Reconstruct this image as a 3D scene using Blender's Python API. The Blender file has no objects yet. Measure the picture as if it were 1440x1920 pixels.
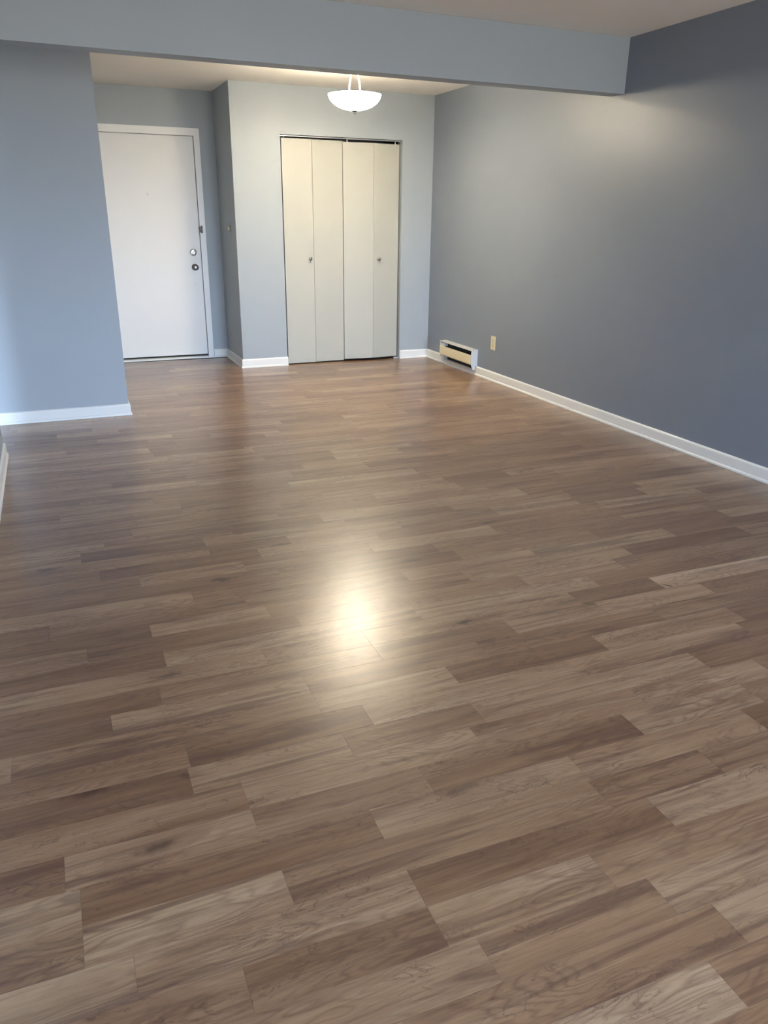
import bpy, bmesh, math, random
from mathutils import Vector, Matrix

# ------------------------------------------------------------------ camera
SC = bpy.context.scene
C = SC.collection
cam_d = bpy.data.cameras.new('camera')
cam = bpy.data.objects.new('camera', cam_d)
C.objects.link(cam)
FW = Vector((0.36292349, 0.85988693, -0.35900001))
RT = Vector((0.92277644, -0.38520023, 0.01021895))
UP = Vector((0.12949974, 0.33498545, 0.93328161))
M4 = Matrix.Identity(4)
for i in range(3):
    M4[i][0], M4[i][1], M4[i][2] = RT[i], UP[i], -FW[i]
M4[2][3] = 1.373
cam.matrix_world = M4
cam_d.sensor_fit = 'VERTICAL'
cam_d.sensor_height = 36.0
cam_d.lens = 1439.96 * 36.0 / 1920.0
cam_d.clip_start = 0.02
SC.camera = cam

# ------------------------------------------------------------------ world / exposure
SKY = (0.58, 0.735, 1.0)          # open sky above the horizon
GROUND = (1.0, 0.90, 0.75)       # sunlit ground and walls below the horizon
SKY_S, GROUND_S = 14.4, 3.8
world = bpy.data.worlds.new('daylight')
SC.world = world
world.use_nodes = True
wn = world.node_tree.nodes
wl = world.node_tree.links
bg = wn['Background']
w_tc = wn.new('ShaderNodeTexCoord')
w_sep = wn.new('ShaderNodeSeparateXYZ')
w_ramp = wn.new('ShaderNodeMapRange')
w_mix = wn.new('ShaderNodeMix')
w_mix.data_type = 'RGBA'
w_ramp.inputs['From Min'].default_value = -0.06
w_ramp.inputs['From Max'].default_value = 0.06
w_mix.inputs['A'].default_value = (*[c * GROUND_S for c in GROUND], 1)
w_mix.inputs['B'].default_value = (*[c * SKY_S for c in SKY], 1)
wl.new(w_tc.outputs['Generated'], w_sep.inputs[0])
wl.new(w_sep.outputs['Z'], w_ramp.inputs['Value'])
wl.new(w_ramp.outputs['Result'], w_mix.inputs['Factor'])
wl.new(w_mix.outputs['Result'], bg.inputs[0])
vs = SC.view_settings
vs.view_transform = 'Standard'
vs.look = 'None'
vs.gamma = 1.0
vs.use_curve_mapping = False
vs.exposure = 2.2
LAMP_COL = (1.0, 0.88, 0.67)
LAMP_STRENGTH = 15.2
SC.cycles.use_denoising = True
SC.cycles.max_bounces = 6
SC.cycles.diffuse_bounces = 4
SC.cycles.glossy_bounces = 3
SC.cycles.adaptive_threshold = 0.02
SC.cycles.sample_clamp_indirect = 6.0

# dimensions of the place in metres
XR, YB, XC, YD, H = 3.5675, 7.33, 1.613, 8.03, 2.44
XL, YL = 0.4153, 5.7917
XN, YN = -0.383, 4.98           # face and end of the wall along the left of the room
Y0, Y1, ZB = 4.524, 4.655, 2.1244
YF = -3.7                       # window wall behind the camera
XK = -3.4                       # far side of the kitchen
EPS = 0.0008


def portal(name, loc, rot, sx, sy):
    l = bpy.data.lights.new(name, 'AREA')
    l.shape = 'RECTANGLE'
    l.size, l.size_y = sx, sy
    l.cycles.is_portal = True
    o = bpy.data.objects.new(name, l)
    C.objects.link(o)
    o.location = loc
    o.rotation_euler = rot
    return o


WX0, WX1, WZ0, WZ1 = 0.85, 3.25, 0.08, 2.08        # sliding window opening behind the camera
KX0, KX1, KZ0, KZ1 = -3.35, -0.58, 0.03, 2.36     # window of the side room
portal('window_portal', ((WX0 + WX1) / 2, YF - 0.02, (WZ0 + WZ1) / 2), (math.pi / 2, 0, 0), WX1 - WX0, WZ1 - WZ0)
portal('side_window_portal', ((KX0 + KX1) / 2, YF - 0.02, (KZ0 + KZ1) / 2), (math.pi / 2, 0, 0), KX1 - KX0, KZ1 - KZ0)


# ------------------------------------------------------------------ materials
def mat(name):
    m = bpy.data.materials.new(name)
    m.use_nodes = True
    nt = m.node_tree
    return m, nt, nt.nodes['Principled BSDF']


def N(nt, t, **kw):
    n = nt.nodes.new(t)
    for k, v in kw.items():
        setattr(n, k, v)
    return n


def plain(name, col, rough=0.5, metal=0.0, bump=0.0, bscale=60.0, var=0.0, spec=0.5):
    m, nt, b = mat(name)
    b.inputs['Base Color'].default_value = (*col, 1)
    b.inputs['Roughness'].default_value = rough
    b.inputs['Metallic'].default_value = metal
    b.inputs['Specular IOR Level'].default_value = spec
    tc = N(nt, 'ShaderNodeNewGeometry')
    if bump or var:
        no = N(nt, 'ShaderNodeTexNoise')
        no.inputs['Scale'].default_value = bscale
        no.inputs['Detail'].default_value = 3
        nt.links.new(tc.outputs['Position'], no.inputs['Vector'])
    if bump:
        bp = N(nt, 'ShaderNodeBump')
        bp.inputs['Strength'].default_value = bump
        bp.inputs['Distance'].default_value = 0.002
        nt.links.new(no.outputs['Fac'], bp.inputs['Height'])
        nt.links.new(bp.outputs['Normal'], b.inputs['Normal'])
    if var:
        n2 = N(nt, 'ShaderNodeTexNoise')
        n2.inputs['Scale'].default_value = 2.3
        n2.inputs['Detail'].default_value = 4
        nt.links.new(tc.outputs['Position'], n2.inputs['Vector'])
        mx = N(nt, 'ShaderNodeMix', data_type='RGBA')
        mx.inputs['A'].default_value = (*[c * (1 - var) for c in col], 1)
        mx.inputs['B'].default_value = (*[min(1, c * (1 + var)) for c in col], 1)
        nt.links.new(n2.outputs['Fac'], mx.inputs['Factor'])
        nt.links.new(mx.outputs['Result'], b.inputs['Base Color'])
    return m


MAT = {}
MAT['wall'] = plain('pale_blue_grey_paint', (0.362, 0.404, 0.440), 0.5, bump=0.12, bscale=170, var=0.03)
MAT['accent'] = plain('slate_grey_paint', (0.205, 0.236, 0.290), 0.43, bump=0.10, bscale=170, var=0.04, spec=0.85)
MAT['ceil'] = plain('ceiling_paint', (0.88, 0.845, 0.79), 0.9, bump=0.25, bscale=220, var=0.03)
MAT['trim'] = plain('white_trim_paint', (0.80, 0.80, 0.78), 0.35, bump=0.04, bscale=40)
MAT['door'] = plain('white_door_paint', (0.79, 0.785, 0.77), 0.4, bump=0.05, bscale=90, var=0.02)
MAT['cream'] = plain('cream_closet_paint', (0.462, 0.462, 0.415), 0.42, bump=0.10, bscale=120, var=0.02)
MAT['ivory'] = plain('ivory_plastic', (0.72, 0.64, 0.42), 0.4)
MAT['heater'] = plain('heater_enamel', (0.62, 0.62, 0.60), 0.4, bump=0.05)
MAT['heater_front'] = plain('heater_cream_enamel', (0.78, 0.69, 0.47), 0.45, bump=0.05)
MAT['dark'] = plain('dark_void', (0.012, 0.011, 0.010), 0.7)
MAT['bronze'] = plain('dark_bronze', (0.06, 0.05, 0.045), 0.35, 0.8)
MAT['steel'] = plain('brushed_steel', (0.55, 0.54, 0.52), 0.25, 1.0)
MAT['nickel'] = plain('aged_nickel', (0.25, 0.24, 0.23), 0.3, 1.0)
MAT['finial'] = plain('dull_grey_metal', (0.012, 0.012, 0.012), 0.7, 0.0, spec=0.15)
MAT['alu'] = plain('aluminium_track', (0.62, 0.61, 0.58), 0.4, 0.9)
MAT['subfloor'] = plain('dark_subfloor', (0.05, 0.035, 0.025), 0.8)
MAT['arm'] = plain('white_lamp_metal', (0.80, 0.78, 0.72), 0.4)
MAT['frame'] = plain('white_window_frame', (0.8, 0.8, 0.8), 0.4)
MAT['scuff'] = plain('grey_filler_patch', (0.23, 0.245, 0.26), 0.6)


def glass_mat():
    m, nt, b = mat('window_glass')
    nt.nodes.remove(b)
    out = nt.nodes['Material Output']
    t = N(nt, 'ShaderNodeBsdfTransparent')
    t.inputs[0].default_value = (0.95, 0.97, 0.97, 1)
    g = N(nt, 'ShaderNodeBsdfGlossy')
    g.inputs['Roughness'].default_value = 0.02
    mx = N(nt, 'ShaderNodeMixShader')
    mx.inputs[0].default_value = 0.05
    nt.links.new(t.outputs[0], mx.inputs[1])
    nt.links.new(g.outputs[0], mx.inputs[2])
    nt.links.new(mx.outputs[0], out.inputs['Surface'])
    return m


MAT['glass'] = glass_mat()


def emit_mat(name, col, s):
    m, nt, b = mat(name)
    b.inputs['Base Color'].default_value = (0.85, 0.83, 0.78, 1)
    b.inputs['Roughness'].default_value = 0.3
    b.inputs['Emission Color'].default_value = (*col, 1)
    b.inputs['Emission Strength'].default_value = s
    return m


MAT['bowl'] = emit_mat('lit_frosted_glass', LAMP_COL, LAMP_STRENGTH)
_nt = MAT['bowl'].node_tree
_tc = N(_nt, 'ShaderNodeTexCoord')
_sp = N(_nt, 'ShaderNodeSeparateXYZ')
_mr = N(_nt, 'ShaderNodeMapRange')
_mr.inputs['From Min'].default_value, _mr.inputs['From Max'].default_value = 0.0, 1.0
_mr.inputs['To Min'].default_value, _mr.inputs['To Max'].default_value = LAMP_STRENGTH * 1.45, LAMP_STRENGTH * 0.80
_nt.links.new(_tc.outputs['Generated'], _sp.inputs[0])
_nt.links.new(_sp.outputs['Z'], _mr.inputs['Value'])
_nt.links.new(_mr.outputs['Result'], _nt.nodes['Principled BSDF'].inputs['Emission Strength'])
MAT['bulb'] = emit_mat('lit_bulb', LAMP_COL, LAMP_STRENGTH * 4)


def wood_mat():
    m, nt, b = mat('printed_oak_laminate')
    L = nt.links.new
    geo = N(nt, 'ShaderNodeNewGeometry')
    at = N(nt, 'ShaderNodeAttribute', attribute_name='board')
    sep = N(nt, 'ShaderNodeSeparateColor')
    L(at.outputs['Color'], sep.inputs[0])
    tone, seed, warm = sep.outputs[0], sep.outputs[1], sep.outputs[2]

    def math_(op, a, b_=None):
        n = N(nt, 'ShaderNodeMath', operation=op)
        for i, v in enumerate((a, b_)):
            if v is None:
                continue
            if hasattr(v, 'is_linked'):
                L(v, n.inputs[i])
            else:
                n.inputs[i].default_value = v
        return n.outputs[0]
    off = N(nt, 'ShaderNodeCombineXYZ')
    L(math_('MULTIPLY', seed, 37.0), off.inputs[0])
    L(math_('MULTIPLY', seed, 91.0), off.inputs[1])
    L(math_('MULTIPLY', seed, 53.0), off.inputs[2])
    add = N(nt, 'ShaderNodeVectorMath', operation='ADD')
    L(geo.outputs['Position'], add.inputs[0])
    L(off.outputs[0], add.inputs[1])
    base = add.outputs[0]

    def stretched(sx, sy):
        mp = N(nt, 'ShaderNodeMapping')
        mp.inputs['Scale'].default_value = (sx, sy, 1)
        mp.inputs['Rotation'].default_value = (0, 0, 0.024)
        L(base, mp.inputs['Vector'])
        return mp.outputs[0]

    def noise(vec, scale, det=4, rough=0.55, dist=0.0):
        n = N(nt, 'ShaderNodeTexNoise')
        n.inputs['Scale'].default_value = scale
        n.inputs['Detail'].default_value = det
        n.inputs['Roughness'].default_value = rough
        n.inputs['Distortion'].default_value = dist
        L(vec, n.inputs['Vector'])
        return n.outputs['Fac']

    def ramp(fac, stops):
        r = N(nt, 'ShaderNodeValToRGB')
        e = r.color_ramp.elements
        while len(e) < len(stops):
            e.new(0.5)
        for el, (p, c) in zip(e, stops):
            el.position = p
            el.color = (*c, 1) if isinstance(c, tuple) else (c, c, c, 1)
        L(fac, r.inputs[0])
        return r.outputs[0]
    # broad light and dark bands along the board
    bands = noise(stretched(0.9, 12), 1.5, 3, 0.5, 0.7)
    # grain: thin contour lines of slow stretched fields
    def contour(fac, freq, width):
        fr = math_('FRACT', math_('MULTIPLY', fac, freq))
        return ramp(math_('ABSOLUTE', math_('SUBTRACT', fr, 0.5)), [(0.0, 1.0), (width, 0.0)])
    field = noise(stretched(1.5, 8.0), 1.0, 3, 0.45, 0.25)
    lines = contour(field, 26.0, 0.28)
    lmask = ramp(noise(stretched(2.2, 7), 1.0, 2), [(0.40, 0.0), (0.58, 1.0)])
    # straight fibres, pores
    fine = noise(stretched(7, 190), 1.0, 4, 0.7)
    fibre = ramp(noise(stretched(2.4, 85), 1.0, 4, 0.6, 0.25), [(0.52, 0.0), (0.66, 1.0)])
    pores = ramp(noise(stretched(40, 520), 1.0, 2, 0.5), [(0.28, 1.0), (0.40, 0.0)])
    crk = noise(stretched(7.0, 26.0), 1.0, 4, 0.6, 1.2)
    crack = ramp(math_('ABSOLUTE', math_('SUBTRACT', crk, 0.5)), [(0.0, 1.0), (0.022, 0.0)])
    crack = math_('MULTIPLY', crack, ramp(noise(stretched(3.0, 9), 1.0, 2), [(0.50, 0.0), (0.62, 1.0)]))
    # dark heart streaks
    streak = ramp(noise(stretched(1.3, 19), 1.0, 5, 0.62, 0.7), [(0.51, 0.0), (0.64, 1.0)])
    pale = ramp(noise(stretched(0.8, 17), 1.3, 3, 0.5, 0.5), [(0.58, 0.0), (0.72, 1.0)])
    # knots: few, ragged, drawn out along the grain
    vo = N(nt, 'ShaderNodeTexVoronoi')
    vo.inputs['Scale'].default_value = 1.0
    wob = N(nt, 'ShaderNodeTexNoise')
    wob.inputs['Scale'].default_value = 22
    wob.inputs['Detail'].default_value = 4
    L(base, wob.inputs['Vector'])
    vadd = N(nt, 'ShaderNodeVectorMath', operation='MULTIPLY_ADD')
    L(wob.outputs['Color'], vadd.inputs[0])
    vadd.inputs[1].default_value = (0.30, 0.30, 0)
    L(stretched(2.4, 7.0), vadd.inputs[2])
    L(vadd.outputs[0], vo.inputs['Vector'])
    vsep = N(nt, 'ShaderNodeSeparateColor')
    L(vo.outputs['Color'], vsep.inputs[0])
    some = ramp(vsep.outputs[0], [(0.40, 0.0), (0.42, 1.0)])
    size = math_('ADD', 0.06, math_('MULTIPLY', vsep.outputs[1], 0.17))
    rel = math_('DIVIDE', vo.outputs['Distance'], size)
    knot = math_('MULTIPLY', some, ramp(rel, [(0.25, 1.0), (0.95, 0.0)]))
    halo = math_('MULTIPLY', some, ramp(math_('MULTIPLY', rel, 0.3), [(0.10, 1.0), (0.95, 0.0)]))

    v = math_('ADD', math_('MULTIPLY', tone, 0.56), math_('MULTIPLY', math_('SUBTRACT', bands, 0.5), 0.62))
    v = math_('ADD', v, math_('MULTIPLY', math_('SUBTRACT', fine, 0.5), 0.50))
    v = math_('ADD', v, math_('MULTIPLY', pale, 0.10))
    v = math_('ADD', v, 0.215)
    col = ramp(v, [(0.0, (0.120, 0.060, 0.032)), (0.28, (0.215, 0.121, 0.067)), (0.55, (0.325, 0.204, 0.120)),
                   (0.80, (0.430, 0.302, 0.192)), (1.0, (0.55, 0.420, 0.295))])

    def mixc(fac, a, bcol, mode='MIX'):
        mx = N(nt, 'ShaderNodeMix', data_type='RGBA', blend_type=mode)
        L(fac, mx.inputs['Factor'])
        L(a, mx.inputs['A'])
        mx.inputs['B'].default_value = (*bcol, 1)
        return mx.outputs['Result']
    col = mixc(math_('MULTIPLY', streak, 0.66), col, (0.115, 0.060, 0.042))
    col = mixc(math_('MULTIPLY', fibre, 0.36), col, (0.120, 0.062, 0.042))
    col = mixc(math_('MULTIPLY', math_('MULTIPLY', lines, lmask), 0.48), col, (0.120, 0.064, 0.044))
    col = mixc(math_('MULTIPLY', crack, 0.60), col, (0.085, 0.045, 0.033))
    col = mixc(math_('MULTIPLY', pores, 0.25), col, (0.11, 0.06, 0.045))
    col = mixc(math_('MULTIPLY', halo, 0.38), col, (0.150, 0.076, 0.050))
    col = mixc(math_('MULTIPLY', knot, 0.80), col, (0.060, 0.030, 0.020))
    col = mixc(math_('MULTIPLY', warm, 0.30), col, (1.0, 0.86, 0.82), 'MULTIPLY')
    L(col, b.inputs['Base Color'])
    rg = math_('ADD', math_('MULTIPLY', fine, 0.08), 0.262)
    L(rg, b.inputs['Roughness'])
    b.inputs['Specular IOR Level'].default_value = 0.46
    b.inputs['Coat Weight'].default_value = 0.38
    b.inputs['Coat Roughness'].default_value = 0.25
    bp = N(nt, 'ShaderNodeBump')
    bp.inputs['Strength'].default_value = 0.12
    bp.inputs['Distance'].default_value = 0.0006
    L(fine, bp.inputs['Height'])
    L(bp.outputs['Normal'], b.inputs['Normal'])
    return m


MAT['wood'] = wood_mat()


# ------------------------------------------------------------------ mesh helpers
def link(name, bm, m, parent=None, smooth=False):
    me = bpy.data.meshes.new(name)
    bmesh.ops.recalc_face_normals(bm, faces=bm.faces)
    bm.to_mesh(me)
    bm.free()
    me.materials.append(MAT[m] if isinstance(m, str) else m)
    if smooth:
        for p in me.polygons:
            p.use_smooth = True
    o = bpy.data.objects.new(name, me)
    C.objects.link(o)
    if parent is not None:
        o.parent = parent
        o.matrix_parent_inverse = Matrix.Translation(-Vector(parent.location))
    return o


def tag(o, label, cat, kind=None, group=None):
    o['label'] = label
    o['category'] = cat
    if kind:
        o['kind'] = kind
    if group:
        o['group'] = group
    return o


def empty(name, loc, label, cat, kind=None, group=None):
    o = bpy.data.objects.new(name, None)
    o.empty_display_size = 0.05
    C.objects.link(o)
    o.location = loc
    return tag(o, label, cat, kind, group)


def box(bm, a, b, bev=0.0):
    vs_ = [bm.verts.new((x, y, z)) for x in (a[0], b[0]) for y in (a[1], b[1]) for z in (a[2], b[2])]
    idx = [(0, 1, 3, 2), (4, 6, 7, 5), (0, 4, 5, 1), (2, 3, 7, 6), (0, 2, 6, 4), (1, 5, 7, 3)]
    fs = [bm.faces.new([vs_[i] for i in f]) for f in idx]
    if bev:
        bmesh.ops.recalc_face_normals(bm, faces=fs)
        ed = list({e for f in fs for e in f.edges})
        bmesh.ops.bevel(bm, geom=ed, offset=bev, segments=2, profile=0.6, affect='EDGES')
    return bm


def bx(a, b, bev=0.0):
    return box(bmesh.new(), a, b, bev)


def boxes(*lst):
    bm = bmesh.new()
    for t in lst:
        box(bm, *t)
    return bm


def lathe(prof, seg=32, M=None, bm=None):
    """prof: list of (r, z); M: placement matrix"""
    bm = bm or bmesh.new()
    M = M or Matrix.Identity(4)
    rings = []
    for r, z in prof:
        if r < 1e-6:
            rings.append([bm.verts.new(M @ Vector((0, 0, z)))])
        else:
            rings.append([bm.verts.new(M @ Vector((r * math.cos(2 * math.pi * k / seg), r * math.sin(2 * math.pi * k / seg), z))) for k in range(seg)])
    for A, B in zip(rings, rings[1:]):
        if len(A) == 1 and len(B) == 1:
            continue
        for k in range(seg):
            k2 = (k + 1) % seg
            if len(A) == 1:
                bm.faces.new((A[0], B[k], B[k2]))
            elif len(B) == 1:
                bm.faces.new((A[k], A[k2], B[0]))
            else:
                bm.faces.new((A[k], A[k2], B[k2], B[k]))
    return bm


def tube(path, r, seg=12, bm=None):
    bm = bm or bmesh.new()
    rings = []
    n = len(path)
    for i, p in enumerate(path):
        p = Vector(p)
        d = (Vector(path[min(i + 1, n - 1)]) - Vector(path[max(i - 1, 0)])).normalized()
        a = d.cross(Vector((0.3, 0.9, 0.1))).normalized()
        c = d.cross(a)
        rr = r[i] if isinstance(r, (list, tuple)) else r
        rings.append([bm.verts.new(p + rr * (math.cos(2 * math.pi * k / seg) * a + math.sin(2 * math.pi * k / seg) * c)) for k in range(seg)])
    for A, B in zip(rings, rings[1:]):
        for k in range(seg):
            bm.faces.new((A[k], A[(k + 1) % seg], B[(k + 1) % seg], B[k]))
    bm.faces.new(rings[0])
    bm.faces.new(rings[-1])
    return bm


# baseboard profile, (offset from wall, height)
BASE = [(0, 0), (0.019, 0), (0.019, 0.006), (0.0175, 0.012), (0.0145, 0.016), (0.012, 0.018), (0.012, 0.070), (0.0105, 0.076), (0.006, 0.081), (0.003, 0.083), (0, 0.083)]


def sweep_base(pts, prof=BASE):
    """pts: list of (x, y); the room is on the right hand of the walking direction"""
    bm = bmesh.new()
    P = [Vector((p[0], p[1])) for p in pts]
    n = len(P)
    rows = []
    for i in range(n):
        d0 = (P[i] - P[i - 1]).normalized() if i else None
        d1 = (P[i + 1] - P[i]).normalized() if i < n - 1 else None
        n0 = Vector((d0.y, -d0.x)) if d0 else None
        n1 = Vector((d1.y, -d1.x)) if d1 else None
        if n0 and n1:
            o = (n0 + n1) / (1 + n0.dot(n1))
        else:
            o = n0 or n1
        rows.append([bm.verts.new((P[i].x + o.x * u, P[i].y + o.y * u, z + EPS)) for u, z in prof])
    m = len(prof)
    for A, B in zip(rows, rows[1:]):
        for k in range(m):
            bm.faces.new((A[k], A[(k + 1) % m], B[(k + 1) % m], B[k]))
    bm.faces.new(rows[0])
    bm.faces.new(rows[-1])
    return bm


# ------------------------------------------------------------------ shell
T = 0.12
floor = link('floor', bx((XK - T, YF - T, -0.05), (XR + T, YD + T, -0.0055)), 'subfloor')
tag(floor, 'oak-look laminate floor of staggered boards running across the whole room', 'floor', 'structure')
o = link('ceiling', bx((XK - T, YF - T, H), (XR + T, YD + T, H + 0.1)), 'ceil')
tag(o, 'matte beige ceiling over the room and the entry', 'ceiling', 'structure')
o = link('wall_right', bx((XR, YF, -0.005), (XR + T, YD, H)), 'accent')
tag(o, 'long slate grey accent wall on the right with the heater', 'wall', 'structure')
WR = o
# wall with the closet opening
OX0, OX1, OZ = 2.052, 3.244, 2.046
o = link('wall_closet', boxes(((XC, YB, -0.005), (OX0, YB + 0.11, H)), ((OX1, YB, -0.005), (XR, YB + 0.11, H)), ((OX0, YB, OZ), (OX1, YB + 0.11, H))), 'wall')
tag(o, 'pale grey wall around the cream folding closet doors', 'wall', 'structure')
o = link('wall_closet_side', bx((XC, YB + 0.11, -0.005), (XC + 0.10, YD, H)), 'wall')
tag(o, 'short grey side wall between the entry door and the closet', 'wall', 'structure')
# wall of the entry door, opening 0.49 .. 1.415
DX0, DX1, DZ = 0.488, 1.420, 2.066
o = link('wall_back', boxes(((XL, YD, -0.005), (DX0, YD + T, H)), ((DX1, YD, -0.005), (XR, YD + T, H)), ((DX0, YD, DZ), (DX1, YD + T, H))), 'wall')
tag(o, 'grey wall around the white entry door', 'wall', 'structure')
o = link('wall_corridor', bx((DX0 - 0.2, YD + T + 0.02, -0.005), (DX1 + 0.2, YD + T + 0.06, DZ + 0.2)), 'wall')
tag(o, 'wall of the corridor outside the entry door', 'wall', 'structure')
o = link('wall_left', bx((XK, YL, -0.005), (XL, YD + T, H)), 'wall')
tag(o, 'pale blue-grey wall at the left that ends beside the entry door', 'wall', 'structure')
o = link('wall_near_left', bx((XN - T, YF, -0.005), (XN, YN, H)), 'wall')
tag(o, 'wall along the left edge of the photo, only its foot in view', 'wall', 'structure')
o = link('wall_side_room', bx((XK - T, YF, -0.005), (XK, YL, H)), 'wall')
tag(o, 'far wall of the side room beyond the left opening', 'wall', 'structure')
o = link('wall_front', boxes(((XK, YF - T, -0.005), (KX0, YF, H)), ((KX1, YF - T, -0.005), (WX0, YF, H)), ((WX1, YF - T, -0.005), (XR, YF, H)),
                             ((WX0, YF - T, -0.005), (WX1, YF, WZ0)), ((WX0, YF - T, WZ1), (WX1, YF, H)),
                             ((KX0, YF - T, -0.005), (KX1, YF, KZ0)), ((KX0, YF - T, KZ1), (KX1, YF, H))), 'wall')
tag(o, 'wall with the large windows behind the camera', 'wall', 'structure')
bm = bx((XN, Y0, ZB), (XR, Y1, H - EPS))
for v_ in bm.verts:                      # the beam runs very slightly out of square
    v_.co.y += (v_.co.x - (XN + XR) / 2) * 0.0145
o = link('ceiling_beam', bm, 'wall')
tag(o, 'pale grey dropped beam crossing the room under the ceiling', 'beam', 'structure')


def window(name, label, axis, a0, a1, z0, z1, at, depth, n):
    """frame members and panes; axis x: spans x at y=at, axis y: spans y at x=at"""
    f = 0.05

    def q(u0, u1, w0, w1, d0, d1):
        if axis == 'x':
            return ((u0, at + d0, w0), (u1, at + d1, w1))
        return ((at + d0, u0, w0), (at + d1, u1, w1))
    root = link(name, boxes(q(a0, a0 + f, z0, z1, 0, depth), q(a1 - f, a1, z0, z1, 0, depth), q(a0 + f, a1 - f, z0, z0 + f, 0, depth), q(a0 + f, a1 - f, z1 - f, z1, 0, depth)), 'frame')
    tag(root, label, 'window', 'structure')
    w = (a1 - a0 - 2 * f) / n
    for k in range(n):
        u0 = a0 + f + k * w
        link('pane', bx(*q(u0 + 0.02, u0 + w - 0.02, z0 + f, z1 - f, depth * 0.45, depth * 0.55)), 'glass', root)
        link('stile', boxes(q(u0, u0 + 0.02, z0 + f, z1 - f, depth * 0.25, depth * 0.75), q(u0 + w - 0.02, u0 + w, z0 + f, z1 - f, depth * 0.25, depth * 0.75)), 'frame', root)
    return root


window('window_1', 'wide white framed sliding window behind the camera', 'x', WX0, WX1, WZ0, WZ1, YF - 0.10, 0.06, 2)
window('window_2', 'white framed window of the side room', 'x', KX0, KX1, KZ0, KZ1, YF - 0.10, 0.06, 2)

# ------------------------------------------------------------------ baseboards
o = link('baseboard_right', sweep_base([(XR, YB - 0.019), (XR, YF)]), 'trim')
tag(o, 'long white baseboard along the slate grey right wall', 'baseboard', 'structure')
o = link('baseboard_closet_left', sweep_base([(XC, YD - 0.0195), (XC, YB), (OX0 + 0.004, YB)]), 'trim')
# walking from the recess out round the corner keeps the room on the right hand
tag(o, 'white baseboard wrapping the corner left of the closet doors', 'baseboard', 'structure')
o = link('baseboard_closet_right', sweep_base([(OX1 + 0.004, YB), (XR, YB)]), 'trim')
tag(o, 'short white baseboard between closet doors and right wall', 'baseboard', 'structure')
o = link('baseboard_entry', sweep_base([(DX1 + 0.052, YD), (XC, YD)]), 'trim')
tag(o, 'very short white baseboard right of the entry door', 'baseboard', 'structure')
o = link('baseboard_left', sweep_base([(XK, YL), (XL, YL), (XL, YD)]), 'trim')
tag(o, 'white baseboard along the foot of the pale wall at left', 'baseboard', 'structure')
o = link('baseboard_near_left', sweep_base([(XN, YF), (XN, YN), (XN - T, YN), (XN - T, YF)]), 'trim')
tag(o, 'white baseboard end at the left edge of the photo', 'baseboard', 'structure')

# ------------------------------------------------------------------ floor boards
ROW_W, ROW_O, SKEW = 0.1045, 0.06, 0.024
KNOWN = {   # joints read from the photograph: row -> (x of joint, tone left, tone right)
    6: [(1.03, 'V', 'M')], 7: [(1.14, 'M', 'L')], 8: [(0.10, 'M', 'L'), (0.63, 'L', 'M')],
    9: [(0.57, 'D', 'L'), (0.98, 'L', 'M')],
    10: [(-0.02, 'V', 'L'), (0.57, 'L', 'D'), (1.23, 'D', 'L')],
    11: [(-0.11, 'M', 'L'), (0.31, 'L', 'M'), (1.13, 'M', 'D'), (1.49, 'D', 'M')],
    12: [(-0.11, 'L', 'M'), (0.56, 'D', 'L'), (1.14, 'L', 'L'), (1.75, 'L', 'D')],
    13: [(-0.14, 'D', 'L'), (0.29, 'L', 'M'), (0.74, 'M', 'D'), (1.40, 'M', 'L')],
    14: [(0.29, 'M', 'L'), (0.95, 'L', 'M'), (1.51, 'L', 'L')],
    15: [(0.17, 'D', 'L'), (0.60, 'L', 'D'), (1.01, 'D', 'L'), (1.84, 'L', 'D')],
    16: [(0.18, 'M', 'D'), (0.70, 'D', 'L'), (1.42, 'L', 'D'), (2.15, 'L', 'D')],
    17: [(-0.26, 'L', 'M'), (0.58, 'M', 'M'), (1.03, 'L', 'D'), (1.60, 'D', 'L'), (2.21, 'L', 'D')],
    18: [(0.0, 'D', 'L'), (0.58, 'L', 'M'), (1.20, 'M', 'M')],
    19: [(0.15, 'D', 'M'), (0.86, 'M', 'M'), (1.37, 'D', 'L')],
    20: [(0.5, 'L', 'M'), (0.86, 'M', 'L'), (1.72, 'L', 'D'), (2.11, 'D', 'V')],
    21: [(0.19, 'D', 'L'), (1.10, 'L', 'L'), (1.88, 'L', 'D')],
    23: [(0.17, 'D', 'L'), (0.59, 'M', 'M'), (1.42, 'D', 'L'), (2.21, 'L', 'D')],
    24: [(-0.16, 'D', 'M'), (1.81, 'L', 'D'), (2.54, 'L', 'D')],
    25: [(0.35, 'L', 'D'), (1.49, 'D', 'M'), (2.97, 'D', 'L')],
    27: [(0.18, 'M', 'L')], 28: [(0.69, 'D', 'L')], 29: [(0.49, 'M', 'D'), (0.85, 'D', 'L')],
    30: [(-0.03, 'L', 'D'), (0.49, 'M', 'L'), (2.41, 'L', 'D')], 31: [(0.07, 'L', 'M')],
    35: [(-0.1, 'D', 'L')], 36: [(0.34, 'L', 'M')],
}
TONE = {'V': 1.0, 'L': 0.72, 'M': 0.46, 'D': 0.20}
rng = random.Random(5)


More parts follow.
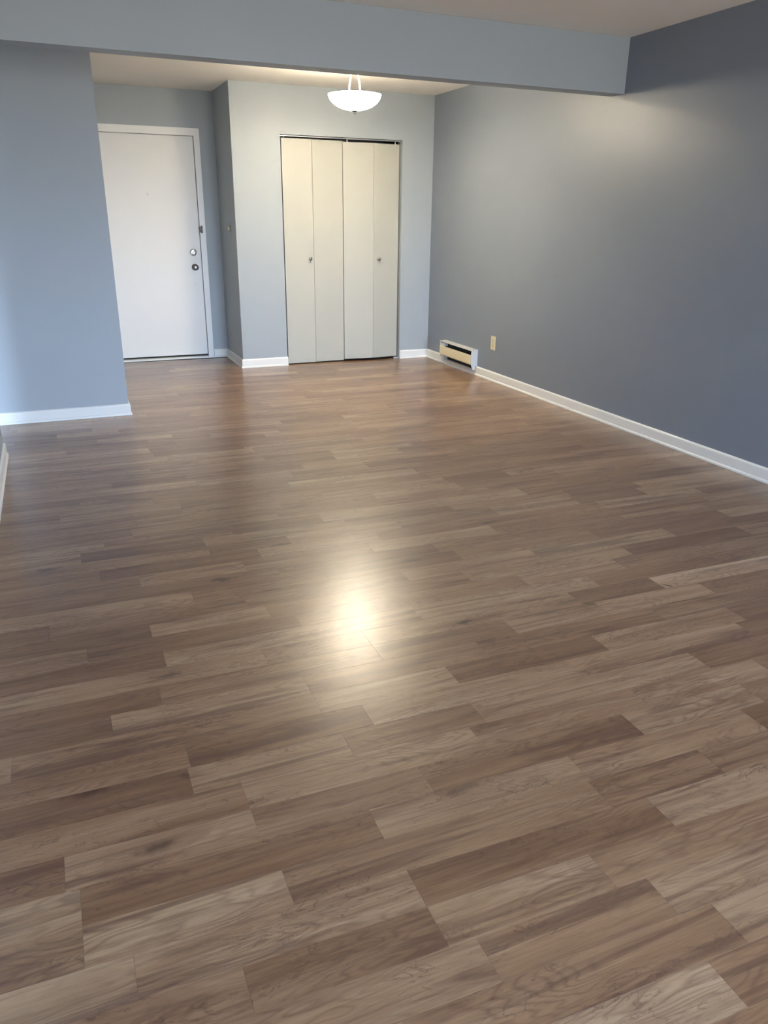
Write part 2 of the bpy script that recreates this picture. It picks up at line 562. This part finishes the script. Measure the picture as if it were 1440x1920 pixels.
def row_boards(k, x0, x1):
    """split a row into (xa, xb, tone)"""
    rng = random.Random(1000 + k * 7 + round(x0 * 10))
    kn = [j for j in KNOWN.get(k, []) if x0 + 0.05 < j[0] < x1 - 0.05]
    tones = {}
    js = [j[0] for j in kn]
    cuts = [x0] + js + [x1]
    out = []
    for i in range(len(cuts) - 1):
        a, b = cuts[i], cuts[i + 1]
        tl = kn[i - 1][2] if i > 0 else None
        tr = kn[i][1] if i < len(kn) else None
        sub = [a]
        if b - a > 0.95:
            if i == 0:                 # grow from the known joint leftwards
                s = [b]
                while s[-1] - a > 0.85:
                    s.append(s[-1] - rng.uniform(0.38, 0.75))
                sub = [a] + s[::-1][:-1]
            else:
                while b - sub[-1] > 0.85:
                    sub.append(sub[-1] + rng.uniform(0.38, 0.75))
        sub.append(b)
        for q in range(len(sub) - 1):
            t = None
            if q == len(sub) - 2 and tr:
                t = tr
            if q == 0 and tl:
                t = tl if (t is None or rng.random() < 0.5) else t
            tv = TONE[t] + rng.uniform(-0.07, 0.07) if t else rng.choice((0.22, 0.35, 0.45, 0.45, 0.58, 0.70, 0.85)) + rng.uniform(-0.08, 0.08)
            out.append((sub[q], sub[q + 1], tv))
    return out


def board_geo(xa, xb, ya, yb, gap, bev):
    """chamfered board; ya, yb row limits before the skew; coordinates relative to its centre"""
    cx, cy = (xa + xb) / 2, (ya + yb) / 2 - SKEW * (xa + xb) / 2

    def ring(g, z):
        return [(x - cx, y - SKEW * x - cy, z) for x, y in ((xa + g, ya + g), (xb - g, ya + g), (xb - g, yb - g), (xa + g, yb - g))]
    v = ring(gap, -0.005) + ring(gap, -bev) + ring(gap + bev, 0.0)
    f = [(8, 9, 10, 11)]
    for s in (0, 4):
        for i in range(4):
            j = (i + 1) % 4
            f.append((s + i, s + j, s + 4 + j, s + 4 + i))
    return (cx, cy), v, f


def set_board_attr(me, vals):
    a = me.color_attributes.new('board', 'FLOAT_COLOR', 'POINT')
    a.data.foreach_set('color', vals)


def visible(x, y):
    d = Vector((x, y, 0)) - Vector((0, 0, 1.373))
    z = d.dot(FW)
    if z < 0.2:
        return -1
    px = 720 + 1439.96 * d.dot(RT) / z
    py = 960 - 1439.96 * d.dot(UP) / z
    if -60 < px < 1500 and py < 2000:
        return z
    return -1


cands = []
kmin = math.floor((YF - ROW_O) / ROW_W)
kmax = math.ceil((YD + SKEW * XR - ROW_O) / ROW_W)
for k in range(kmin, kmax):
    ya, yb = ROW_O + k * ROW_W, ROW_O + (k + 1) * ROW_W
    ym = (ya + yb) / 2
    # spans of this row that lie inside the rooms
    if ym < YN:
        spans = [(XK + 0.002, XN - T - 0.002), (XN + 0.002, XR - 0.002)]
    elif ym < YL + 0.03:
        spans = [(XK, XR - 0.002)]
    elif ym < YB + 0.12:
        spans = [(XL + 0.002, XR - 0.002)]
    else:
        spans = [(XL + 0.002, XC - 0.002), (XC + 0.102, XR - 0.002)]
    if ym < YF + 0.01 or ym > YD - 0.0:
        continue
    for x0, x1 in spans:
        for xa, xb, t in row_boards(k, x0, x1):
            z = max(visible(xa + (xb - xa) * q / 4, ym - SKEW * (xa + xb) / 2) for q in range(5))
            br = random.Random(k * 1009 + round(xa * 100))
            cands.append((z, k, xa, xb, ya, yb, t, br.random(), br.random()))
seen = sorted([c for c in cands if c[0] > 0])
near = set(id(c) for c in seen[:300])
rest_v, rest_f, rest_a = [], [], []
for c in cands:
    z, k, xa, xb, ya, yb, t, sd, wm = c
    gap = 0.00012
    (cx, cy), v, f = board_geo(xa, xb, ya, yb, gap, 0.0002)
    col = [t, sd, wm, 1.0]
    if id(c) in near:
        me = bpy.data.meshes.new('plank')
        me.from_pydata(v, [], f)
        set_board_attr(me, col * len(v))
        me.materials.append(MAT['wood'])
        ob = bpy.data.objects.new('plank', me)
        C.objects.link(ob)
        ob.parent = floor
        ob.location = (cx, cy, 0)
    else:
        n0 = len(rest_v)
        rest_v += [(x + cx, y + cy, zz) for x, y, zz in v]
        rest_f += [tuple(i + n0 for i in q) for q in f]
        rest_a += col * len(v)
me = bpy.data.meshes.new('distant_planks')
me.from_pydata(rest_v, [], rest_f)
set_board_attr(me, rest_a)
me.materials.append(MAT['wood'])
ob = bpy.data.objects.new('distant_planks', me)
C.objects.link(ob)
ob.parent = floor
ob['kind'] = 'stuff'

# a short dark gouge in one of the boards at the right
bm = bmesh.new()
g0, g1 = Vector((2.118, 2.138, 0.0001)), Vector((2.152, 2.098, 0.0001))
gd_ = (g1 - g0).normalized()
gn = Vector((-gd_.y, gd_.x, 0))
ga = [g0, g0.lerp(g1, 0.35) + gn * 0.0028, g0.lerp(g1, 0.7) + gn * 0.0034, g1, g0.lerp(g1, 0.6) - gn * 0.0026, g0.lerp(g1, 0.25) - gn * 0.0018]
lo = [bm.verts.new(p) for p in ga]
hi = [bm.verts.new(p + Vector((0, 0, 0.0004))) for p in ga]
bm.faces.new(hi)
for i in range(6):
    bm.faces.new((lo[i], lo[(i + 1) % 6], hi[(i + 1) % 6], hi[i]))
link('gouge', bm, 'subfloor', floor)['label'] = 'short dark gouge mark'

# ------------------------------------------------------------------ entry door
door = empty('door_1', (0.95, YD + 0.02, 0), 'plain white flush entry door with peephole, deadbolt and dark knob', 'door', 'structure')
LX0, LX1, LZ0, LZ1 = 0.500, 1.411, 0.036, 2.056
FY = YD + 0.022          # face of the leaf
link('leaf', bx((LX0, FY, LZ0), (LX1, FY + 0.045, LZ1), 0.0015), 'door', door)
link('stop', boxes(((DX0, FY + 0.047, 0.03), (DX0 + 0.025, YD + T, DZ)), ((DX1 - 0.025, FY + 0.047, 0.03), (DX1, YD + T, DZ)), ((DX0 + 0.025, FY + 0.047, DZ - 0.025), (DX1 - 0.025, YD + T, DZ))), 'trim', door)
RY = Matrix.Rotation(math.pi / 2, 4, 'X')     # lathe axis z -> -y


def at(x, y, z):
    return Matrix.Translation((x, y, z)) @ RY


kn = link('door_knob', lathe([(0, 0), (0.032, 0), (0.032, 0.004), (0.027, 0.008), (0.012, 0.010), (0.011, 0.026), (0.020, 0.032), (0.027, 0.042), (0.028, 0.052), (0.023, 0.060), (0.012, 0.063), (0, 0.0635)], 28, at(1.344, FY, 0.888)), 'nickel', door, True)
link('key_slot', bx((1.3425, FY - 0.0645, 0.882), (1.3455, FY - 0.0632, 0.894)), 'dark', kn)
db = link('deadbolt', lathe([(0, 0), (0.033, 0), (0.033, 0.005), (0.028, 0.011), (0.020, 0.013), (0, 0.013)], 28, at(1.338, FY, 1.027)), 'steel', door, True)
tm = bx((-0.006, -0.030, -0.017), (0.006, -0.012, 0.017), 0.003)
bmesh.ops.transform(tm, matrix=Matrix.Translation((1.338, FY, 1.027)) @ Matrix.Rotation(math.radians(40), 4, 'Y'), verts=tm.verts)
link('thumb_turn', tm, 'nickel', db)
pe = link('peephole', lathe([(0, 0.002), (0.004, 0.002), (0.006, 0.004), (0.009, 0.003), (0.010, 0)], 20, at(0.950, FY, 1.542)), 'steel', door, True)
link('lens', lathe([(0, 0.0035), (0.0042, 0.0028), (0.0045, 0.001)], 16, at(0.950, FY, 1.540)), 'dark', pe, True)
link('filled_hole', lathe([(0, 0.0012), (0.006, 0.0010), (0.009, 0)], 18, at(1.345, FY, 0.730)), 'trim', door, True)
link('door_gap', bx((LX0 + 0.002, FY + 0.010, 0.021), (LX1 - 0.002, FY + 0.040, 0.036)), 'dark', door)
# casing with a stepped profile
cw = 0.056
cas = link('trim_1', boxes(((DX1 - 0.008, YD - 0.016, 0.001), (DX1 + 0.034, YD, DZ + cw)), ((DX1 + 0.034, YD - 0.011, 0.001), (DX1 + 0.046, YD, DZ + cw)),
                     ((XL + 0.021, YD - 0.016, 0.001), (DX0 + 0.008, YD, DZ + cw)),
                     ((DX0 + 0.008, YD - 0.016, DZ - 0.008), (DX1 - 0.008, YD, DZ + cw))), 'trim')
tag(cas, 'white casing framing the entry door', 'door casing', 'structure')
jm = link('trim_2', boxes(((LX1 + 0.003, YD, 0.02), (DX1, YD + 0.07, DZ)), ((DX0, YD, 0.02), (LX0 - 0.003, YD + 0.07, DZ)), ((DX0, YD, LZ1 + 0.003), (DX1, YD + 0.07, DZ))), 'trim')
tag(jm, 'white jamb inside the entry door casing', 'door jamb', 'structure')
th = link('trim_3', bx((DX0 - 0.01, YD - 0.022, 0.001), (DX1 + 0.052, YD + T, 0.019), 0.003), 'trim')
tag(th, 'white threshold strip under the entry door', 'threshold', 'structure')
gd = link('door_guard', bx((DX1 + 0.000, YD - 0.034, 1.205), (DX1 + 0.016, YD - 0.0162, 1.272), 0.004), 'bronze')
link('swing_bar', tube([(DX1 + 0.002, YD - 0.030, 1.262), (DX1 - 0.010, YD - 0.040, 1.258), (DX1 - 0.012, YD - 0.042, 1.238), (DX1 - 0.010, YD - 0.040, 1.219), (DX1 + 0.002, YD - 0.030, 1.215)], 0.0035, 8), 'bronze', gd)
tag(gd, 'small dark swing-bar guard on the entry door casing', 'door guard')

# ------------------------------------------------------------------ switch on the short side wall
sw = link('wall_switch', bx((XC - 0.006, 7.535, 1.20), (XC, 7.603, 1.312), 0.0015), 'wall')
link('toggle', bx((XC - 0.022, 7.556, 1.238), (XC - 0.006, 7.584, 1.272), 0.003), 'ivory', sw)
link('toggle_slot', bx((XC - 0.008, 7.5515, 1.232), (XC - 0.0055, 7.5885, 1.278)), 'dark', sw)
tag(sw, 'grey painted switch plate with cream toggle on short side wall', 'switch')

# ------------------------------------------------------------------ closet: track and folding doors
tr = link('closet_track', boxes(((OX0 + 0.001, YB + 0.040, OZ - 0.010), (OX1 - 0.001, YB + 0.043, OZ - 0.001)), ((OX0 + 0.001, YB + 0.040, OZ - 0.003), (OX1 - 0.001, YB + 0.070, OZ - 0.001))), 'alu')
tag(tr, 'metal track at the top of the closet opening', 'track', 'structure')


def panel(x0, y0, x1, y1, z0, z1, parent, name='door_panel'):
    """upright slab between two plan points, front face through them"""
    d = Vector((x1 - x0, y1 - y0, 0))
    L = d.length
    bm = bx((0, 0, z0), (L, 0.028, z1), 0.0018)
    bmesh.ops.transform(bm, matrix=Matrix.Translation((x0, y0, 0)) @ Matrix.Rotation(math.atan2(d.y, d.x), 4, 'Z'), verts=bm.verts)
    return link(name, bm, 'cream', parent)


def pull(x, y, z, parent):
    return link('knob', lathe([(0, 0), (0.007, 0), (0.006, 0.010), (0.009, 0.016), (0.0145, 0.020), (0.016, 0.025), (0.013, 0.030), (0, 0.032)], 24, at(x, y, z)), 'nickel', parent, True)


def pin(x, y, z, parent):
    return link('pivot_pin', lathe([(0, 0), (0.006, 0), (0.006, 0.014), (0.004, 0.016), (0.004, 0.022), (0, 0.022)], 12, Matrix.Translation((x, y, z))), 'alu', parent)


FYC = YB + 0.038
d2 = empty('door_2', (2.35, FYC, 0), 'left pair of cream folding closet panels, shut flat, knob beside its fold', 'closet door', 'structure')
panel(2.0715, FYC, 2.355, FYC - 0.003, 0.010, 2.022, d2)
panel(2.3572, FYC - 0.003, 2.652, FYC, 0.013, 2.020, d2)
pull(2.316, FYC - 0.0026, 0.992, d2)
pin(2.10, FYC + 0.014, 2.0225, d2)
d3 = empty('door_3', (2.95, FYC, 0), 'right pair of cream folding closet panels, slightly folded outward', 'closet door', 'structure')
panel(2.656, FYC - 0.004, 2.9555, FYC - 0.024, 0.022, 2.012, d3)
panel(2.958, FYC - 0.024, 3.232, FYC + 0.006, 0.022, 2.012, d3)
pull(3.012, FYC - 0.019, 0.985, d3)
pin(3.19, FYC + 0.016, 2.0125, d3)
pin(2.70, FYC + 0.006, 2.0125, d3)
fl = link('closet_floor_bracket', bx((OX1 - 0.05, YB + 0.02, 0.0005), (OX1 - 0.002, YB + 0.07, 0.014), 0.001), 'alu')
tag(fl, 'small metal pivot bracket on the floor at the right closet jamb', 'bracket')

# ------------------------------------------------------------------ heater on the right wall
HY0, HY1, HD = 6.262, 6.905, 0.070
ht = empty('baseboard_heater', (XR, (HY0 + HY1) / 2, 0.045), 'small electric baseboard heater with cream front panel on slate grey wall', 'heater')
XH = XR - HD
g = 0.0198
link('back_plate', bx((XR - g - 0.003, HY0 + 0.004, 0.050), (XR - g, HY1 - 0.004, 0.228)), 'heater', ht)
# top cover sloping gently to the room with a turned lip
bm = bmesh.new()
prof = [(XR - 0.0005, 0.235), (XH + 0.002, 0.232), (XH - 0.002, 0.230), (XH - 0.002, 0.226), (XH + 0.001, 0.226), (XH + 0.003, 0.2285), (XR - 0.0005, 0.231)]
R0 = [bm.verts.new((x, HY0 - 0.002, z)) for x, z in prof]
R1 = [bm.verts.new((x, HY1 + 0.010, z)) for x, z in prof]
for i in range(len(prof)):
    bm.faces.new((R0[i], R0[(i + 1) % len(prof)], R1[(i + 1) % len(prof)], R1[i]))
bm.faces.new(R0)
bm.faces.new(R1)
link('top_cover', bm, 'heater', ht)


def endcap(y0, y1):
    bm = bmesh.new()
    pr = [(XR - 0.0005, 0.0845), (XR - 0.0005, 0.2305), (XH + 0.004, 0.2275), (XH + 0.001, 0.20), (XH + 0.001, 0.105), (XH + 0.016, 0.066), (XH + 0.020, 0.050), (XR - g, 0.050), (XR - g, 0.0845)]
    a = [bm.verts.new((x, y0, z)) for x, z in pr]
    b = [bm.verts.new((x, y1, z)) for x, z in pr]
    for i in range(len(pr)):
        bm.faces.new((a[i], a[(i + 1) % len(pr)], b[(i + 1) % len(pr)], b[i]))
    bm.faces.new(a)
    bm.faces.new(b)
    return link('end_cap', bm, 'heater', ht)


endcap(HY0, HY0 + 0.004)
endcap(HY1 - 0.004, HY1)
fp = bmesh.new()
pr = [(XH - 0.001, 0.188), (XH - 0.003, 0.180), (XH - 0.003, 0.108), (XH + 0.001, 0.099), (XH + 0.003, 0.099), (XH + 0.0, 0.110), (XH + 0.0, 0.180), (XH + 0.002, 0.188)]
a = [fp.verts.new((x, HY0 + 0.005, z)) for x, z in pr]
b = [fp.verts.new((x, HY1 - 0.005, z)) for x, z in pr]
for i in range(len(pr)):
    fp.faces.new((a[i], a[(i + 1) % len(pr)], b[(i + 1) % len(pr)], b[i]))
fp.faces.new(a)
fp.faces.new(b)
link('front_panel', fp, 'heater_front', ht)
link('panel_crease', bx((XH - 0.0036, HY0 + 0.006, 0.155), (XH - 0.0028, HY1 - 0.006, 0.157)), 'heater_front', ht)
link('element_tube', tube([(XR - 0.042, HY0 + 0.006, 0.145), (XR - 0.042, HY1 - 0.006, 0.145)], 0.007, 10), 'bronze', ht)
fins = bmesh.new()
y = HY0 + 0.03
while y < HY1 - 0.09:
    box(fins, (XR - 0.060, y, 0.105), (XR - 0.026, y + 0.0008, 0.188))
    y += 0.008
fo = link('heating_fins', fins, 'dark', ht)
fo['kind'] = 'stuff'
link('inner_liner', bx((XR - g - 0.006, HY0 + 0.006, 0.058), (XR - g - 0.0035, HY1 - 0.085, 0.222)), 'dark', ht)
link('wiring_box', bx((XR - 0.060, HY1 - 0.080, 0.100), (XR - 0.026, HY1 - 0.006, 0.215), 0.001), 'heater', ht)
link('bottom_pan', bx((XH + 0.022, HY0 + 0.005, 0.050), (XR - g - 0.0065, HY1 - 0.005, 0.0525)), 'heater', ht)

# ------------------------------------------------------------------ outlet
OY, OZC = 5.996, 0.334
ol = link('wall_outlet', bx((XR - 0.006, OY - 0.036, OZC - 0.060), (XR, OY + 0.036, OZC + 0.060), 0.002), 'ivory')
tag(ol, 'ivory duplex outlet plate on the slate grey wall', 'outlet')
for s in (-1, 1):
    bm = bmesh.new()
    zc = OZC + s * 0.0205
    R = 0.0165
    ring = []
    for kk in range(24):
        a_ = 2 * math.pi * kk / 24
        ring.append((OY + R * math.cos(a_), zc + max(-0.0135, min(0.0135, R * math.sin(a_)))))
    va = [bm.verts.new((XR - 0.0055, yy, zz)) for yy, zz in ring]
    vb = [bm.verts.new((XR - 0.0078, yy, zz)) for yy, zz in ring]
    for kk in range(24):
        bm.faces.new((va[kk], va[(kk + 1) % 24], vb[(kk + 1) % 24], vb[kk]))
    bm.faces.new(vb)
    rc = link('receptacle', bm, 'ivory', ol)
    link('slot', boxes(((XR - 0.0082, OY - 0.0075, zc - 0.002), (XR - 0.0077, OY - 0.0050, zc + 0.007)), ((XR - 0.0082, OY + 0.0050, zc - 0.002), (XR - 0.0077, OY + 0.0075, zc + 0.006)), ((XR - 0.0082, OY - 0.0025, zc - 0.010), (XR - 0.0077, OY + 0.0025, zc - 0.005))), 'dark', rc)
link('screw', lathe([(0, 0.0018), (0.0025, 0.0014), (0.0035, 0)], 14, Matrix.Translation((XR - 0.006, OY, OZC)) @ Matrix.Rotation(-math.pi / 2, 4, 'Y')), 'nickel', ol, True)

# filler marks on the right wall under the beam
for (yy, zz, w, h) in ((4.895, 1.998, 0.010, 0.030), (4.735, 2.035, 0.008, 0.070), (4.66, 2.10, 0.016, 0.012)):
    bm = bmesh.new()
    ring = [bm.verts.new((XR - 0.0003, yy + w / 2 * math.cos(a_) * (1 + 0.3 * math.sin(3 * a_)), zz + h / 2 * math.sin(a_))) for a_ in [2 * math.pi * q / 14 for q in range(14)]]
    top = bm.verts.new((XR - 0.0012, yy, zz))
    for q in range(14):
        bm.faces.new((ring[q], ring[(q + 1) % 14], top))
    link('filler_patch', bm, 'accent', WR)

# ------------------------------------------------------------------ ceiling lamp
LX, LY = 2.260, 6.0
lamp = empty('ceiling_lamp', (LX, LY, H), 'lit white glass bowl lamp hanging from the ceiling behind the beam', 'ceiling lamp')
TL = Matrix.Translation((LX, LY, 0))
ZR, ZBOT, RR = 2.208, 2.106, 0.196
out_p = []
for i in range(13):
    t = i / 12
    a_ = t * math.radians(84)
    out_p.append((RR * math.sin(a_) / math.sin(math.radians(84)), ZBOT + (ZR - ZBOT) * (1 - math.cos(a_)) / (1 - math.cos(math.radians(84)))))
out_p[0] = (0.0, ZBOT)
in_p = [(max(0.0, r - 0.004), z + 0.004) for r, z in out_p[::-1]]
in_p[-1] = (0.0, ZBOT + 0.004)
link('glass_bowl', lathe(out_p + [(RR + 0.001, ZR + 0.004)] + in_p, 48, TL), 'bowl', lamp, True)
fi = link('finial', lathe([(0, 2.1075), (0.021, 2.1065), (0.0205, 2.1035), (0.013, 2.0985), (0.005, 2.0960), (0.0085, 2.0925), (0.0090, 2.0885), (0.0055, 2.0840), (0, 2.0825)], 28, TL), 'finial', lamp, True)
link('canopy', lathe([(0, H - 0.001), (0.062, H - 0.001), (0.062, H - 0.008), (0.050, H - 0.022), (0.020, H - 0.030), (0, H - 0.031)], 32, TL), 'arm', lamp, True)
link('hub', lathe([(0, 2.150), (0.012, 2.150), (0.012, 2.113), (0, 2.113)], 16, TL), 'arm', lamp, True)
for deg in (157.4, -22.6):
    a_ = math.radians(deg)
    pts = []
    for i in range(17):
        t = i / 16
        r = 0.010 + 0.034 * math.sin(min(1.0, t * 1.2) * math.pi * 0.5) - 0.42 * max(0.0, t - 0.78) ** 2
        pts.append((LX + r * math.cos(a_), LY + r * math.sin(a_), H - 0.026 - t * 0.285))
    link('arm', tube(pts, 0.0050, 10), 'arm', lamp, True)
for k in range(2):
    a_ = math.radians(75 + 180 * k)
    bxx, byy = 0.075 * math.cos(a_), 0.075 * math.sin(a_)
    link('bulb', lathe([(0, 2.142), (0.010, 2.143), (0.013, 2.152), (0.022, 2.165), (0.026, 2.178), (0.022, 2.192), (0.011, 2.200), (0, 2.202)], 20, Matrix.Translation((LX + bxx, LY + byy, 0))), 'bulb', lamp, True)
